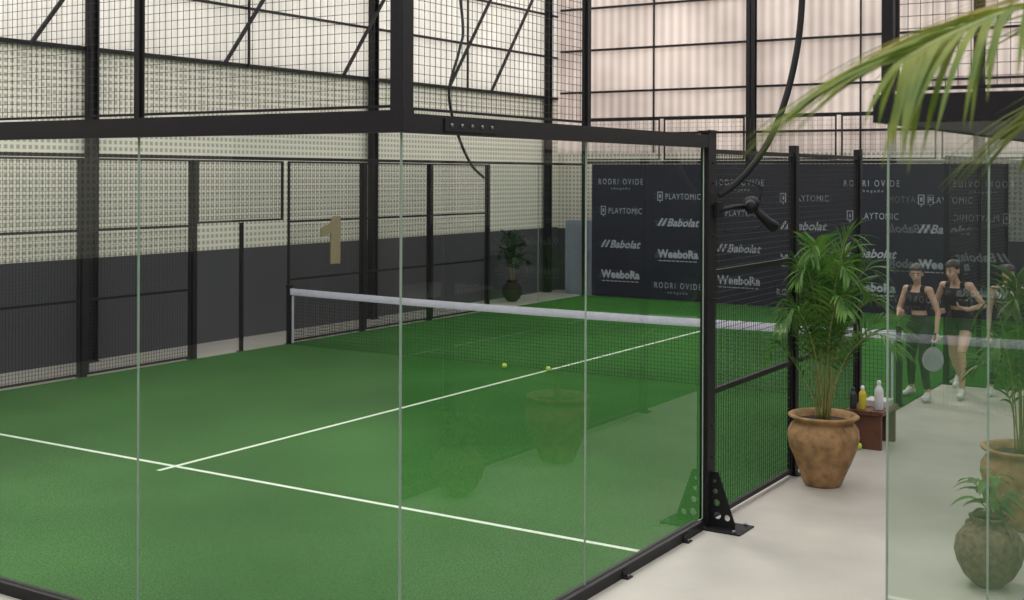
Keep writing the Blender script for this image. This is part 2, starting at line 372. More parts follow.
def court(x0,x1):
    e=empty('artificial_turf_court',((x0+x1)/2,10,0),'green artificial turf padel court floor with white lines','sports court')
    q=MB();q.box((x0+.05,.05,0),(x1-.05,19.95,.012));q.obj('turf',M_turf,parent=e)
    def ln(a,b): 
        q=MB();q.box((a[0],a[1],.012),(b[0],b[1],.0145));q.obj('court_line',M_line,parent=e)
    ln((x0+.06,3.03),(x1-.06,3.08));ln((x0+.06,16.92),(x1-.06,16.97))
    c=(x0+x1)/2;ln((c-.025,2.85),(c+.025,3.03));ln((c-.025,3.08),(c+.025,16.92));ln((c-.025,16.97),(c+.025,17.15))
    n=empty('padel_net',((x0+x1)/2,10,.0145),'black court net with pale top tape between two dark posts','net','court nets')
    def top(x): return .88+.04*((x-c)/5)**2
    q=MB();w=.0035;cell=.05
    N_=int(round((x1-x0-.1)/cell))
    for i in range(N_+1):
        x=x0+.05+i*cell;q.box((x-w/2,10-w/2,.02),(x+w/2,10+w/2,top(x)-.05))
    for j in range(17):
        f=j/16
        for i in range(20):
            xa=x0+.05+i*(x1-x0-.1)/20;xb=x0+.05+(i+1)*(x1-x0-.1)/20
            za=.025+(top(xa)-.08)*f;zb=.025+(top(xb)-.08)*f
            q.add([(xa,10-w/2,za-w/2),(xb,10-w/2,zb-w/2),(xb,10-w/2,zb+w/2),(xa,10-w/2,za+w/2)],[(0,1,2,3)])
            q.add([(xa,10-w/2,za+w/2),(xb,10-w/2,zb+w/2),(xb,10+w/2,zb+w/2),(xa,10+w/2,za+w/2)],[(0,1,2,3)])
    q.obj('net_mesh',M_net,parent=n)
    q=MB()
    for i in range(40):
        xa=x0+.05+i*(x1-x0-.1)/40;xb=x0+.05+(i+1)*(x1-x0-.1)/40
        for y in (9.985,10.015):
            q.add([(xa,y,top(xa)-.105),(xb,y,top(xb)-.105),(xb,y,top(xb)),(xa,y,top(xa))],[(0,1,2,3)],0,True)
        q.add([(xa,9.985,top(xa)),(xb,9.985,top(xb)),(xb,10.015,top(xb)),(xa,10.015,top(xa))],[(0,1,2,3)],0,True)
    q.obj('top_tape',M_band,parent=n,weld=True)
    for x in (x0+.09,x1-.09):
        q=MB();q.box((x-.03,9.96,.0145),(x+.03,10.04,.96));q.box((x-.045,9.93,.0145),(x+.045,10.07,.022));q.box((x-.036,9.95,.95),(x+.036,10.05,.975));q.obj('net_post',M_steel,parent=n)
        s=.08 if x<c else -.08
        q=MB();q.box((x+s-.014,9.985,.03),(x+s+.014,10.01,.80));q.obj('side_tape',M_band,parent=n)
    return e
court(-10,0)
court(W2,W2+10)
banner(-9.72,-.12,19.92)
banner(W2+.1,W2+9.9,19.92)
e=empty('artificial_turf_walkway',(W2/2,16,0),'green artificial turf walkway between the two courts','floor covering')
q=MB();q.box((.06,11.95,0),(W2-.06,20.6,.010));q.obj('turf',M_turf,parent=e)
BR=.075
# court one frame
for i in range(5): pane((-2*i-2,0),(-2*i,0),BR,3.0)
pane((0,0),(0,2),BR,3.0);pane((0,2),(0,3.92),BR,3.0)
for a,b in ((0,2),(2,3.94),(16.06,18),(18,19.94)): pane((-10,a),(-10,b),BR if a<4 else .02,3.0)
pane((0,16.06),(0,18),.02,3.0);pane((0,18),(0,19.94),.02,3.0)
rl='black steel rail along the glass court wall'
rail((-10,0,3.0),(.05,0,3.0),.09,.115,rl);rail((0,.05,3.0),(0,3.92,3.0),.09,.10,rl)
rail((-10,0,0),(.04,0,0),.08,BR,rl);rail((0,.05,0),(0,3.84,0),.08,BR,rl)
rail((-10,.05,3.0),(-10,19.9,3.0),.05,.05,rl)
rail((-10,.05,0),(-10,3.9,0),.05,.07,rl)
rail((-9.95,20,3.04),(-.05,20,3.04),.06,.06,rl);rail((-9.95,20,4.04),(-.05,20,4.04),.04,.05,rl)
rail((0,12.0,3.0),(0,19.9,3.0),.06,.06,rl)
post(0,0,3.115,4.2,.085,'thick black steel corner post above the glass',False)
for x in (-2,-4,-6,-8,-10): post(x,0,3.115,4.2,.045,'slim black post carrying the upper mesh',False)
post(0,2,3.10,4.2,.045,'slim black post carrying the upper mesh',False)
for x0 in (-2,-4,-6,-8,-10): wires('x',0,x0+(.025),x0+2-.025-(.025 if x0==-2 else 0),3.13,4.15,.05,.0027,.015)
wires('y',0,.05,1.97,3.12,4.15,.05,.0027,.015)
for x0 in (-10,-8,-6,-4,-2): wires('x',20,x0+.05,x0+1.95,3.12,4.04,.1,.004,.03)
wires('y',-10,.05,2,3.12,4.12,.1,.004,.03)
# side fence towards aisle
for y in (6,8): post(0,y,0,3.06,.075)
for y in (12,14,16): post(0,y,0,2.99,.07)
for a in (4.09,6.05,12.05,14.05): wires('y',0,a,(6 if a<6 else int(a)+2)-.05,.03,2.99,.05,.004,.035,(1.05,2.0))
for y in (4,6,8,12,14,16): post(-10,y,0,2.99,.08 if y in(6,8) else .07)
post(-10,9.0,0,2.02,.05,'short slim black gate post beside the net')
for y in (4,6,8,10,12,14): wires('y',-10,y+.06,y+1.94,.03 if y!=8 else 2.03,2.99,.05,.004,.03,(1.05,2.0) if y not in (8,) else ())
post(-10,20.04,0,4.1,.08);post(0,20.04,0,4.1,.08)
# end post of side glass with flange, bolts, gusset
e=empty('court_post',(0,4.0,0),'thick black steel end post with bolts and triangular foot bracket','post')
q=MB();q.box((-.035,3.94,.012),(.035,4.04,3.12));q.box((.035,3.91,.012),(.047,4.06,3.14));q.box((-.05,3.92,3.12),(.06,4.08,3.135));q.obj('post_body',M_steel,parent=e)
q=MB();q.box((-.1,3.85,0),(.34,4.15,.012));q.obj('base_plate',M_steel,parent=e)
def gusset(y):
    bm=bmesh.new()
    out=[(.047,.012),(.25,.012),(.25,.05),(.11,.44),(.047,.44)]
    holes=[(.105,.10,.03),(.185,.09,.025),(.098,.20,.026),(.085,.29,.02),(.08,.37,.014)]
    edges=[]
    def loop(pts):
        vv=[bm.verts.new((p[0],y,p[1])) for p in pts]
        return [bm.edges.new((vv[i],vv[(i+1)%len(vv)])) for i in range(len(vv))]
    edges+=loop(out)
    for hx,hz,hr in holes: edges+=loop([(hx+hr*math.cos(t*math.pi/6),hz+hr*math.sin(t*math.pi/6)) for t in range(12)])
    bmesh.ops.triangle_fill(bm,edges=edges,use_beauty=True)
    ret=bmesh.ops.extrude_face_region(bm,geom=bm.faces[:]);bmesh.ops.translate(bm,vec=(0,.012,0),verts=[g for g in ret['geom'] if isinstance(g,bmesh.types.BMVert)])
    me=bpy.data.meshes.new('gusset_bracket')
    bmesh.ops.translate(bm,vec=(0,-4.0,0),verts=bm.verts);bm.to_mesh(me);bm.free();me.materials.append(M_steel)
    o=bpy.data.objects.new('gusset_bracket',me);COL.objects.link(o);o.parent=e;o['label']='triangular steel bracket with round holes'
gusset(3.97)
for z in (.55,.8,1.3,1.8,2.3,2.55,2.72,2.88):
    q=MB();q.tube([(.047,3.985,z),(.053,3.985,z)],.012,6);q.tube([(.053,3.985,z),(.06,3.985,z)],.006,8);q.obj('bolt',M_steel,parent=e)
for (x,y) in ((.28,3.88),(.28,4.12),(-.06,3.88)):
    q=MB();q.tube([(x,y,.012),(x,y,.03)],.016,6);q.obj('bolt',M_bolt,parent=e)
q=MB();q.box((.0455,.32,3.015),(.053,.85,3.085));e=q.obj('splice_plate',M_steel,(.05,.3,3.0),label='black splice plate with bolts on the top rail',cat='bracket',group='rail brackets')
for i in range(5):
    q=MB();q.tube([(.053,.38+i*.1,3.05),(.060,.38+i*.1,3.05)],.010,8);q.obj('bolt',M_bolt,parent=e)
for y in (.5,1.5,2.5,3.5):
    q=MB();q.box((.041,y-.04,0.0),(.085,y+.04,.01));q.box((.041,y-.04,.01),(.05,y+.04,.055));e=q.obj('floor_bracket',M_steel,(.07,y,0),label='small black angle bracket bolting the rail to floor',cat='bracket',group='floor brackets')
    q=MB();q.tube([(.068,y,.01),(.068,y,.022)],.01,6);q.obj('bolt',M_bolt,parent=e)

# court two frame
for i in range(5): pane((W2+2*i,0),(W2+2*i+2,0),BR,3.0)
pane((W2,0),(W2,2),BR,3.0);pane((W2,2),(W2,3.94),BR,3.0)
rail((W2-.05,0,3.0),(W2+10,0,3.0),.09,.115,rl);rail((W2,.05,3.0),(W2,3.95,3.0),.09,.1,rl)
rail((W2-.04,0,0),(W2+10,0,0),.08,BR,rl);rail((W2,.05,0),(W2,3.95,0),.08,BR,rl)
post(W2,0,3.115,4.3,.045,'slim black post carrying the upper mesh',False)
for i in (1,2,3): post(W2+2*i,0,3.115,4.2,.045,'slim black post carrying the upper mesh',False)
for i in (0,1,2): wires('x',0,W2+2*i+.03,W2+2*i+1.97,3.13,4.15,.05,.0027,.015)
for y in (4,6,8,12,14,16): post(W2,y,0,3.06,.08);post(W2+10,y,0,3.06,.08)
wires('y',W2,4.06,5.95,.03,3.04,.05,.004,.035,(1.05,2.0));wires('y',W2,6.05,7.95,.03,3.04,.05,.004,.035,(1.05,2.0))

# ------------------------------------------------------------ storage cabinet behind the far corner
e=empty('storage_cabinet',(-9.95,20.4,0),'tall pale grey blue storage cabinet behind the court corner','cabinet')
q=MB();q.box((-10.55,20.15,0),(-9.35,20.6,1.72));q.obj('body',M_cab,parent=e)
for x in (-10.54,-9.945):
    q=MB();q.box((x,20.13,.08),(x+.585,20.15,1.68));d=q.obj('door',M_cab,parent=e)
    q=MB();hx=x+.53 if x<-10.3 else x+.03;q.box((hx,20.11,.85),(hx+.02,20.13,1.0));h=q.obj('handle',M_bolt,parent=e);h.parent=d

# ------------------------------------------------------------ number sign
q=MB()
pts=[(11.30,1.25),(11.30,2.06),(11.13,2.06),(11.06,1.95),(10.80,1.87),(10.80,1.72),(11.06,1.78),(11.06,1.25)]
n=len(pts);vs=[(-9.96,a,b) for a,b in pts]+[(-9.93,a,b) for a,b in pts]
q.add(vs,[tuple(range(n-1,-1,-1)),tuple(range(n,2*n))]+[(i,(i+1)%n,n+(i+1)%n,n+i) for i in range(n)])
q.obj('number_sign',M_cork,(-9.95,11.2,1.27),label='beige cork numeral one hung on the wire fence',cat='sign')

# ------------------------------------------------------------ cables / device
def smooth(pts,n=8):
    pts=[Vector(p) for p in pts];P_=[pts[0]*2-pts[1]]+pts+[pts[-1]*2-pts[-2]];o=[]
    for i in range(1,len(P_)-2):
        a,b,c,d=P_[i-1:i+3]
        for k in range(n):
            t=k/n;o.append(.5*((2*b)+(-a+c)*t+(2*a-5*b+4*c-d)*t*t+(-a+3*b-3*c+d)*t**3))
    o.append(pts[-1]);return o
def sz(s,z): return (0.09+s*.849,4.0+s*.528,z)
q=MB();q.tube(smooth([sz(0,2.62),sz(.12,2.70),sz(.27,2.86),sz(.43,3.12),sz(.56,3.5),sz(.64,3.95),sz(.66,4.5),sz(.63,5.5),sz(.58,6.8),(.6,5.7,7.8)]),.026,8)
q.obj('cable_hose',M_rubber,(.09,4,2.62),label='thick black cable hose curving down to the court post',cat='cable')
q=MB();q.tube(smooth([(-10.1,16,2.72),(-10.15,15.6,3.0),(-10.2,15.2,3.6),(-10.2,14.9,4.4),(-10.3,15.4,5.3),(-10.5,15.8,5.9),(-10.9,16,7.7)]),.03,6)
q.obj('cable_hose',M_rubber,(-10.1,16,2.7),label='thin black cable hanging in a loose curve by the wall',cat='cable')
e=empty('court_camera',(.1,4.1,2.5),'black court camera with swivel arm and loose cables on the post','camera')
q=MB();q.tube([(.07,4.08,2.50),(.14,4.20,2.53),(.20,4.32,2.53)],.018,8);q.box((.052,4.0,2.44),(.08,4.12,2.57));q.obj('swivel_arm',M_steel,parent=e)
q=MB();q.ell((.22,4.38,2.56),(.065,.085,.055));q.tube([(.23,4.32,2.55),(.27,4.24,2.52)],[.042,.048],12);q.obj('camera_housing',M_rubber,parent=e)
q=MB();q.tube([(.24,4.42,2.50),(.30,4.54,2.40),(.33,4.60,2.36)],[.03,.04,.05],12);q.obj('lamp_head',M_rubber,parent=e)
q=MB();q.tube(smooth([(.09,4.05,2.72),(.2,4.2,2.74),(.29,4.4,2.68),(.27,4.42,2.58)]),.007,6);q.tube(smooth([(.25,4.42,2.5),(.27,4.5,2.38),(.18,4.3,2.32),(.09,4.10,2.34)]),.007,6);q.obj('loose_cable',M_rubber,parent=e)

# ------------------------------------------------------------ balls
def ball(x,y,z=.0125):
    R=.036;e=empty('tennis_ball',(x,y,z),'yellow green felt ball lying on the turf' if z>0.005 else 'yellow green felt ball lying on the concrete','ball','scattered balls')
    q=MB();q.ell((x,y,z+R),(R,R,R),16,10);q.obj('felt_ball',M_ball,parent=e,weld=True)
    q=MB();pts=[]
    for i in range(33):
        t=2*math.pi*i/32;v=Vector((math.cos(t)*.8+.2*math.cos(3*t),math.sin(t)*.8-.2*math.sin(3*t),.75*math.sin(2*t))).normalized()*(R+.0004);pts.append(Vector((x,y,z+R))+v)
    q.tube(pts,.0012,4,cap=False);q.obj('seam',M_seam,parent=e)
ball(-5.62,9.8);ball(-4.95,9.9);ball(.20,7.38,0)

# ------------------------------------------------------------ plants
def leaflet(q,p,d,up,L,w,droop,mi=0,n=5):
    d=d.normalized();s=d.cross(up)
    if s.length<1e-3: s=Vector((1,0,0))
    s.normalize();vs=[];pp=Vector(p);dd=d.copy()
    for i in range(n+1):
        t=i/n;ww=w*(min(1,.35+t*3.2) if t<.25 else 1)*(1-max(0,(t-.25)/.75)**1.8)+.0006
        nn=s.cross(dd).normalized()
        vs+= [pp-s*ww/2+nn*ww*.15,pp,pp+s*ww/2+nn*ww*.15]
        pp=pp+dd*(L/n);dd=(dd+Vector((0,0,-droop/n))).normalized()
    fs=[]
    for i in range(n):
        a=3*i;fs+=[(a,a+1,a+4,a+3),(a+1,a+2,a+5,a+4)]
    q.add(vs,fs,mi,True)
def frond(qs,ql,path,L,w,nl,start=.3,ang=50,droop=.5,mi=0,rr=.006,vee=.35,tip=.45):
    pts=smooth(path,6);n=len(pts)
    qs.tube(pts,[rr*(1-.75*i/n) for i in range(n)],6)
    for i in range(nl):
        t=start+(1-start)*i/(nl-1)*.995;k=t*(n-1);j=min(int(k),n-2);p=pts[j].lerp(pts[j+1],k-j);tan=(pts[j+1]-pts[j]).normalized()
        up=Vector((0,0,1));s=tan.cross(up)
        if s.length<.05: s=tan.cross(Vector((0,1,0)))
        s.normalize();nn=s.cross(tan).normalized()
        tt=(t-start)/(1-start);ll=L*(tip+(1-tip)*math.sin(math.pi*min(1,.15+tt*.75)))*(1 if tt<.85 else 1-(tt-.85)*2)*random.uniform(.88,1.1)
        a=math.radians(ang*(1-.55*tt)+random.uniform(-5,5))
        for sg in (-1,1):
            d=tan*math.cos(a)+s*sg*math.sin(a)+nn*vee*math.sin(a)
            leaflet(ql,p,d,nn,ll,w,droop*random.uniform(.7,1.3),mi)
def palm_clump(e,base,H,spread,nf,L,w,nl,seed,plane,side,lm=None):
    random.seed(seed);qs=MB();ql=MB();b=Vector(base)
    for i in range(nf):
        az=2*math.pi*(i*.382)+random.uniform(-.3,.3);f=(i+.5)/nf
        h=H*(1-.55*f**1.3)*random.uniform(.92,1.06);out=spread*(.25+.9*f)*random.uniform(.85,1.1)
        d=Vector((math.cos(az),math.sin(az),0));o=b+d*.05*random.random()
        path=[o,o+d*out*.12+Vector((0,0,h*.38)),o+d*out*.38+Vector((0,0,h*.75)),o+d*out*.75+Vector((0,0,h*.95)),o+d*out*1.1+Vector((0,0,h*(.93-.15*f)))]
        frond(qs,ql,path,L,w,nl,.34,55,.9,0,.007)
    def sq(v):
        k=(v[0]-plane)*side;k2=.02+.1*math.log(1+math.exp(min(30,(k-.02)/.1)));return (plane+side*k2,v[1],v[2])
    qs.v=[sq(v) for v in qs.v];ql.v=[sq(v) for v in ql.v]
    qs.obj('stems',M_stem,parent=e);ql.obj('leaves',lm or M_leaf,parent=e)
def urn(e,c,prof,m,handles=None,wob=.02):
    q=MB();q.lathe(prof,c,40,0,wob)
    c=Vector(c);q.lathe([(0,.0),(prof[0][0],0)],c,40)
    if handles:
        hz,hr,rw=handles
        for sg in (-1,1):
            q.tube(smooth([c+Vector((sg*rw*.84,-sg*rw*.5,hz+hr)),c+Vector((sg*(rw+.03)*.84,-sg*(rw+.03)*.5,hz+hr*.6)),c+Vector((sg*(rw+.03)*.84,-sg*(rw+.03)*.5,hz-hr*.5)),c+Vector((sg*rw*.84,-sg*rw*.5,hz-hr))]),.016,8)
    q.obj('clay_pot',m,parent=e,weld=True)
big=[(.15,0),(.17,.02),(.20,.10),(.25,.22),(.295,.34),(.318,.43),(.312,.50),(.285,.545),(.262,.565),(.258,.58),(.285,.60),(.312,.615),(.315,.63),(.30,.64),(.26,.63),(.235,.58)]
p=(.36,5.78,0);e=empty('potted_palm',p,'leafy green areca palm in a wide terracotta urn beside the fence','potted plant')
urn(e,p,big,M_terra,(.50,.05,.28),.035);q=MB();q.lathe([(0,.58),(.24,.58)],p,24);q.obj('soil',M_soil,parent=e)
palm_clump(e,(.36,5.78,.58),1.70,.74,21,.33,.026,20,5,.05,1)
p=(W2-.40,5.3,0);e=empty('potted_palm',p,'leafy palm in a rounded terracotta urn by glass wall','potted plant')
urn(e,p,big,M_terra,(.50,.05,.28),.035);q=MB();q.lathe([(0,.58),(.24,.58)],p,24);q.obj('soil',M_soil,parent=e)
palm_clump(e,(W2-.40,5.3,.58),1.55,.40,10,.28,.022,18,11,W2-.05,-1)
sm=[(.09,0),(.10,.015),(.16,.07),(.21,.16),(.228,.24),(.215,.32),(.17,.385),(.115,.42),(.105,.44),(.13,.46),(.135,.472),(.115,.472),(.095,.44)]
p=(W2-.33,3.70,0);e=empty('potted_plant',p,'small leafy plant in a round dimpled aged clay jar','potted plant')
urn(e,p,sm,M_terra2,(.37,.035,.16),.04);q=MB();q.lathe([(0,.43),(.105,.43)],p,20);q.obj('soil',M_soil,parent=e)
random.seed(3);qs=MB();ql=MB()
for i in range(11):
    az=i*2.4;d=Vector((math.cos(az),math.sin(az),0));b=Vector((p[0],p[1],.43));h=random.uniform(.16,.34);o=random.uniform(.05,.14)
    pts=smooth([b,b+d*o*.3+Vector((0,0,h*.6)),b+d*o+Vector((0,0,h))],5);qs.tube(pts,.004,5)
    for k in range(3): leaflet(ql,pts[-1-k*3],(d*.8+Vector((random.uniform(-.5,.5),random.uniform(-.5,.5),.15))),Vector((0,0,1)),random.uniform(.12,.2),.065,1.2,0,6)
ql.v=[(min(v[0],W2-.07),v[1],v[2]) for v in ql.v]
qs.obj('stems',M_stem,parent=e);ql.obj('leaves',M_leaf,parent=e)
# palm added beyond the fence, standing in for greenery reflected in the glass
p=(-10.6,17.9,0);e=empty('potted_palm',p,'dark bushy palm added in place of greenery reflected in glass','potted plant')
urn(e,p,sm,M_soil,None);q=MB();q.lathe([(0,.43),(.105,.43)],p,20);q.obj('soil',M_soil,parent=e)
palm_clump(e,(-10.6,17.9,.43),1.1,.42,12,.26,.035,14,9,-11.1,1,M_leafd)
# tall palm close to the viewer
p=(4.55,-1.3,0);e=empty('potted_palm',p,'tall palm with long arching fronds in a clay urn','potted plant')
urn(e,p,big,M_terra,None);q=MB();q.lathe([(0,.58),(.24,.58)],p,24);q.obj('soil',M_soil,parent=e)
q=MB();q.tube(smooth([(4.55,-1.3,.58),(4.53,-1.32,1.3),(4.5,-1.35,2.0)]),[.05]*9+[.04]*8,10);q.obj('trunk',M_trunk,parent=e)
random.seed(21);qs=MB();ql=MB();t0=Vector((4.5,-1.35,2.0))
frond(qs,ql,[t0,(4.28,-1.55,2.80),(3.94,-1.96,3.12),(3.65,-2.24,3.16),(3.48,-2.44,3.13),(3.37,-2.58,3.07),(3.30,-2.70,3.01)],.52,.020,38,.35,58,.75,0,.007,.05,.65)
frond(qs,ql,[t0,(4.32,-1.42,2.75),(4.02,-1.75,3.03),(3.78,-2.0,3.06),(3.62,-2.18,3.0),(3.52,-2.30,2.92)],.42,.018,26,.4,50,.8,0,.006,.05,.6)
frond(qs,ql,[t0,(4.30,-1.40,2.8),(3.95,-1.72,3.22),(3.65,-1.95,3.26),(3.42,-2.14,3.19),(3.20,-2.34,3.08)],.40,.010,24,.4,36,.35,1,.006,.1)
for az,h in ((0,1.3),(-35,1.5),(-70,1.2),(-105,1.1)):
    d=Vector((math.cos(math.radians(az)),math.sin(math.radians(az)),0))
    frond(qs,ql,[t0,t0+d*.2+Vector((0,0,h*.5)),t0+d*.5+Vector((0,0,h*.85)),t0+d*.85+Vector((0,0,h*.9)),t0+d*1.1+Vector((0,0,h*.7))],.42,.024,30,.35,48,.6,0,.009,.2)
qs.obj('stems',M_stem,parent=e);ql.obj('leaves',[M_leafg,M_leafy],parent=e)

# ------------------------------------------------------------ bench + items
BX,BY=.25,7.72
e=empty('wooden_bench',(BX,BY,0),'small dark reddish wooden bench beside the fence','bench')
q=MB()
for k in range(3): q.box((BX-.20+k*.13,BY-.30,.35),(BX-.08+k*.13,BY+.30,.39))
q.obj('seat',M_wood,parent=e)
for y in (BY-.28,BY+.23):
    q=MB();q.box((BX-.18,y,.0),(BX+.16,y+.05,.35));q.obj('leg',M_wood,parent=e)
q=MB();q.box((BX-.02,BY-.23,.2),(BX+.02,BY+.23,.3));q.obj('stretcher',M_wood,parent=e)
def bottle(x,y,z,h,rad,col,cap,lab):
    m1=mat('bottle_plastic',col,.3,0,.03,8);m2=mat('cap_plastic',cap,.4)
    e=empty('bottle',(x,y,z),lab,'bottle')
    q=MB();q.lathe([(0,0),(rad*.9,0),(rad,h*.03),(rad,h*.62),(rad*.93,h*.7),(rad*.45,h*.82),(rad*.4,h*.86)],(x,y,z),20);q.obj('bottle_body',m1,parent=e)
    q=MB();q.lathe([(rad*.48,h*.85),(rad*.5,h*.95),(rad*.3,h),(0,h)],(x,y,z),16);q.obj('cap',m2,parent=e)
bottle(BX-.05,BY-.20,.39,.24,.038,(.60,.48,.05),(.7,.7,.7),'yellow plastic bottle standing on the wooden bench')
bottle(BX+.10,BY-.14,.39,.30,.045,(.60,.61,.63),(.5,.5,.52),'white plastic bottle standing on the wooden bench')
bottle(BX-.14,BY-.22,.39,.22,.035,(.03,.03,.035),(.02,.02,.02),'black flask standing on the wooden bench')
M_towel=mat('towel_cloth',(.45,.43,.41),.95,0,.08,60,.3,150)
q=MB()
for k in range(3): 
    q.box((BX-.10,BY+.0,.39+k*.02),(BX+.14,BY+.26,.41+k*.02))
q.obj('folded_towel',M_towel,(BX,BY+.13,.39),label='pale folded towel lying on the wooden bench',cat='towel')

# ------------------------------------------------------------ people
def capsule(q,a,b,ra,rb,sy=1,seg=14):
    a=Vector(a);b=Vector(b);t=(b-a);t.normalize();pts=[];rad=[]
    for i in range(5): an=math.pi/2*(1-i/4);pts.append(a-t*ra*math.sin(an));rad.append(max(ra*math.cos(an),.0005))
    for i in range(0,5): an=math.pi/2*i/4;pts.append(b+t*rb*math.sin(an));rad.append(max(rb*math.cos(an),.0005))
    n=len(q.v);q.tube(pts,rad,seg)
    if sy!=1:
        for i in range(n,len(q.v)):
            v=q.v[i];c=(a.y+b.y)/2;q.v[i]=(v[0],c+(v[1]-c)*sy,v[2])
M_hairD=mat('dark_brown_hair',(.015,.010,.007),.5,0,.3,30,.3,60)
M_eye=mat('eye_white',(.5,.5,.5),.3);M_pup=mat('eye_iris',(.02,.012,.01),.2);M_lip=mat('lips',(.36,.13,.11),.5)
M_sole=mat('shoe_white',(.5,.5,.5),.6,0,.05,20)
def person(loc,yawdeg,J,skin,topm,botm,bot,lab,scale=1.0):
    M_skin=mat('skin',skin,.5,0,.06,6);M_top=mat('sports_top_fabric',topm,.8,0,.08,20);M_bot=mat('sports_bottoms_fabric',botm,.8,0,.08,20)
    V={k:Vector(v) for k,v in J.items() if k[0]!='_'}
    q=MB();segs=[]
    def sg(a,b,ra,rb,tag,sy=1):
        capsule(q,a,b,ra,rb,sy);segs.append((Vector(a),Vector(b),ra,rb,tag))
    pel,wst,chs,nk=V['pelvis'],V['waist'],V['chest'],V['neck']
    sg(pel+Vector((-.065,0,0)),pel+Vector((.065,0,0)),.096,.096,'hip',.95)
    for s in (-1,1): q.ell(pel+Vector((s*.07,-.05,-.02)),(.080,.085,.085))
    sg(pel,wst,.113,.096,'hip',.8);sg(wst,chs,.094,.116,'torso',.75)
    sg(chs+Vector((-.05,0,.03)),chs+Vector((.05,0,.03)),.100,.100,'torso',.8)
    for s in (-1,1): q.ell(chs+Vector((s*.062,.065,.0)),(.052,.048,.052))
    sg(V['shL'],V['shR'],.047,.047,'torso',1);sg(chs+Vector((0,0,.08)),nk,.075,.045,'torso',.8)
    hd=V['head'];sg(nk,hd+Vector((0,-.02,-.05)),.045,.043,'neck')
    for S_ in 'LR':
        sg(V['hip'+S_],V['kn'+S_],.086,.053,'thigh'+S_);sg(V['kn'+S_],V['an'+S_],.050,.034,'calf'+S_)
        mid=V['kn'+S_].lerp(V['an'+S_],.28)+Vector((0,-.018,0));q.ell(mid,(.047,.052,.11))
        an=V['an'+S_];toe=an.lerp(V['toe'+S_],.9);toe.z=V['toe'+S_].z;sg(an,an.lerp(toe,.5)+Vector((0,0,-.02)),.034,.032,'foot'+S_);sg(an+Vector((0,-.02,-.045)),toe,.032,.026,'foot'+S_)
        sg(V['sh'+S_],V['el'+S_],.045,.034,'arm');sg(V['el'+S_],V['wr'+S_],.035,.024,'arm')
        wr=V['wr'+S_];hdv=(V['hd'+S_]-wr).normalized();side=hdv.cross(Vector((0,0,1)) if abs(hdv.z)<.9 else Vector((0,1,0))).normalized()
        pn=side.cross(hdv).normalized()
        capsule(q,wr,wr+hdv*.075-side*.018,.02,.017);capsule(q,wr,wr+hdv*.075+side*.018,.02,.017);segs.append((wr,wr+hdv*.08,.02,.02,'hand'))
        for k,(o,l) in enumerate(((-.03,.065),(-.01,.075),(.01,.07),(.03,.055))):
            b=wr+hdv*.085+side*o;m=b+hdv*l*.45+pn*.012;t=m+hdv*l*.3+pn*.03
            capsule(q,b,m,.0095,.009,1,8);capsule(q,m,t,.009,.0075,1,8)
        b=wr+hdv*.035-side*.03;capsule(q,b,b-side*.03+hdv*.03,.011,.0095,1,8);capsule(q,b-side*.03+hdv*.03,b-side*.03+hdv*.06+pn*.012,.0095,.008,1,8)
    R=Matrix.Rotation(math.radians(J['_hy']),3,'Z')@Matrix.Rotation(math.radians(J.get('_hx',0)),3,'X')
    H=lambda x,y,z: hd+R@Vector((x,y,z))
    q.ell(H(0,-.01,.025),(.073,.092,.09),20,14,0,R);q.ell(H(0,.025,-.045),(.054,.060,.068),16,12,0,R);q.ell(H(0,.052,-.098),(.024,.022,.02),12,8,0,R)
    capsule(q,H(0,.080,.012),H(0,.098,-.022),.008,.013);q.ell(H(0,.078,-.06),(.024,.012,.012),12,8,0,R)
    for s in (-1,1): q.ell(H(s*.075,-.005,-.012),(.01,.02,.032),10,8,0,R);q.ell(H(s*.038,.056,-.025),(.024,.02,.022),10,8,0,R)
    segs.append((H(0,-.01,.03),H(0,.01,-.05),.09,.07,'head'))
    me=bpy.data.meshes.new('tmp');me.from_pydata([tuple(v) for v in q.v],[],q.f);bm=bmesh.new();bm.from_mesh(me);bmesh.ops.remove_doubles(bm,verts=bm.verts,dist=1e-6);bmesh.ops.recalc_face_normals(bm,faces=bm.faces);bm.to_mesh(me);bm.free()
    ob=bpy.data.objects.new('tmp',me);COL.objects.link(ob)
    md=ob.modifiers.new('r','REMESH');md.mode='VOXEL';md.voxel_size=.0075;md.use_smooth_shade=True
    ms=ob.modifiers.new('s','SMOOTH');ms.factor=.5;ms.iterations=4
    bpy.context.view_layer.update();ev=ob.evaluated_get(bpy.context.evaluated_depsgraph_get());bme=bpy.data.meshes.new_from_object(ev);bpy.data.objects.remove(ob)
    e=empty('person',loc,lab,'person')
    e.rotation_euler=(0,0,math.radians(yawdeg));e.scale=(scale,)*3
    bme.materials.clear();bme.materials.append(M_skin)
    bo=bpy.data.objects.new('body',bme);COL.objects.link(bo);bo.parent=e
    nv=len(bme.vertices);co_=np.empty(nv*3);bme.vertices.foreach_get('co',co_);co_=co_.reshape(-1,3)
    no=np.array([tuple(v.normal) for v in bme.vertices])
    best=np.full(nv,1e9);tg=np.zeros(nv,int);tt=np.zeros(nv)
    for k,(a,b,ra,rb,tag) in enumerate(segs):
        a_=np.array(a);d=np.array(b)-a_;t=np.clip(((co_-a_)@d)/(d@d),0,1);dist=np.linalg.norm(co_-a_-t[:,None]*d,axis=1)-(ra+(rb-ra)*t)
        w=dist<best;best[w]=dist[w];tg[w]=k;tt[w]=t[w]
    tags=np.array([s[4] for s in segs])[tg]
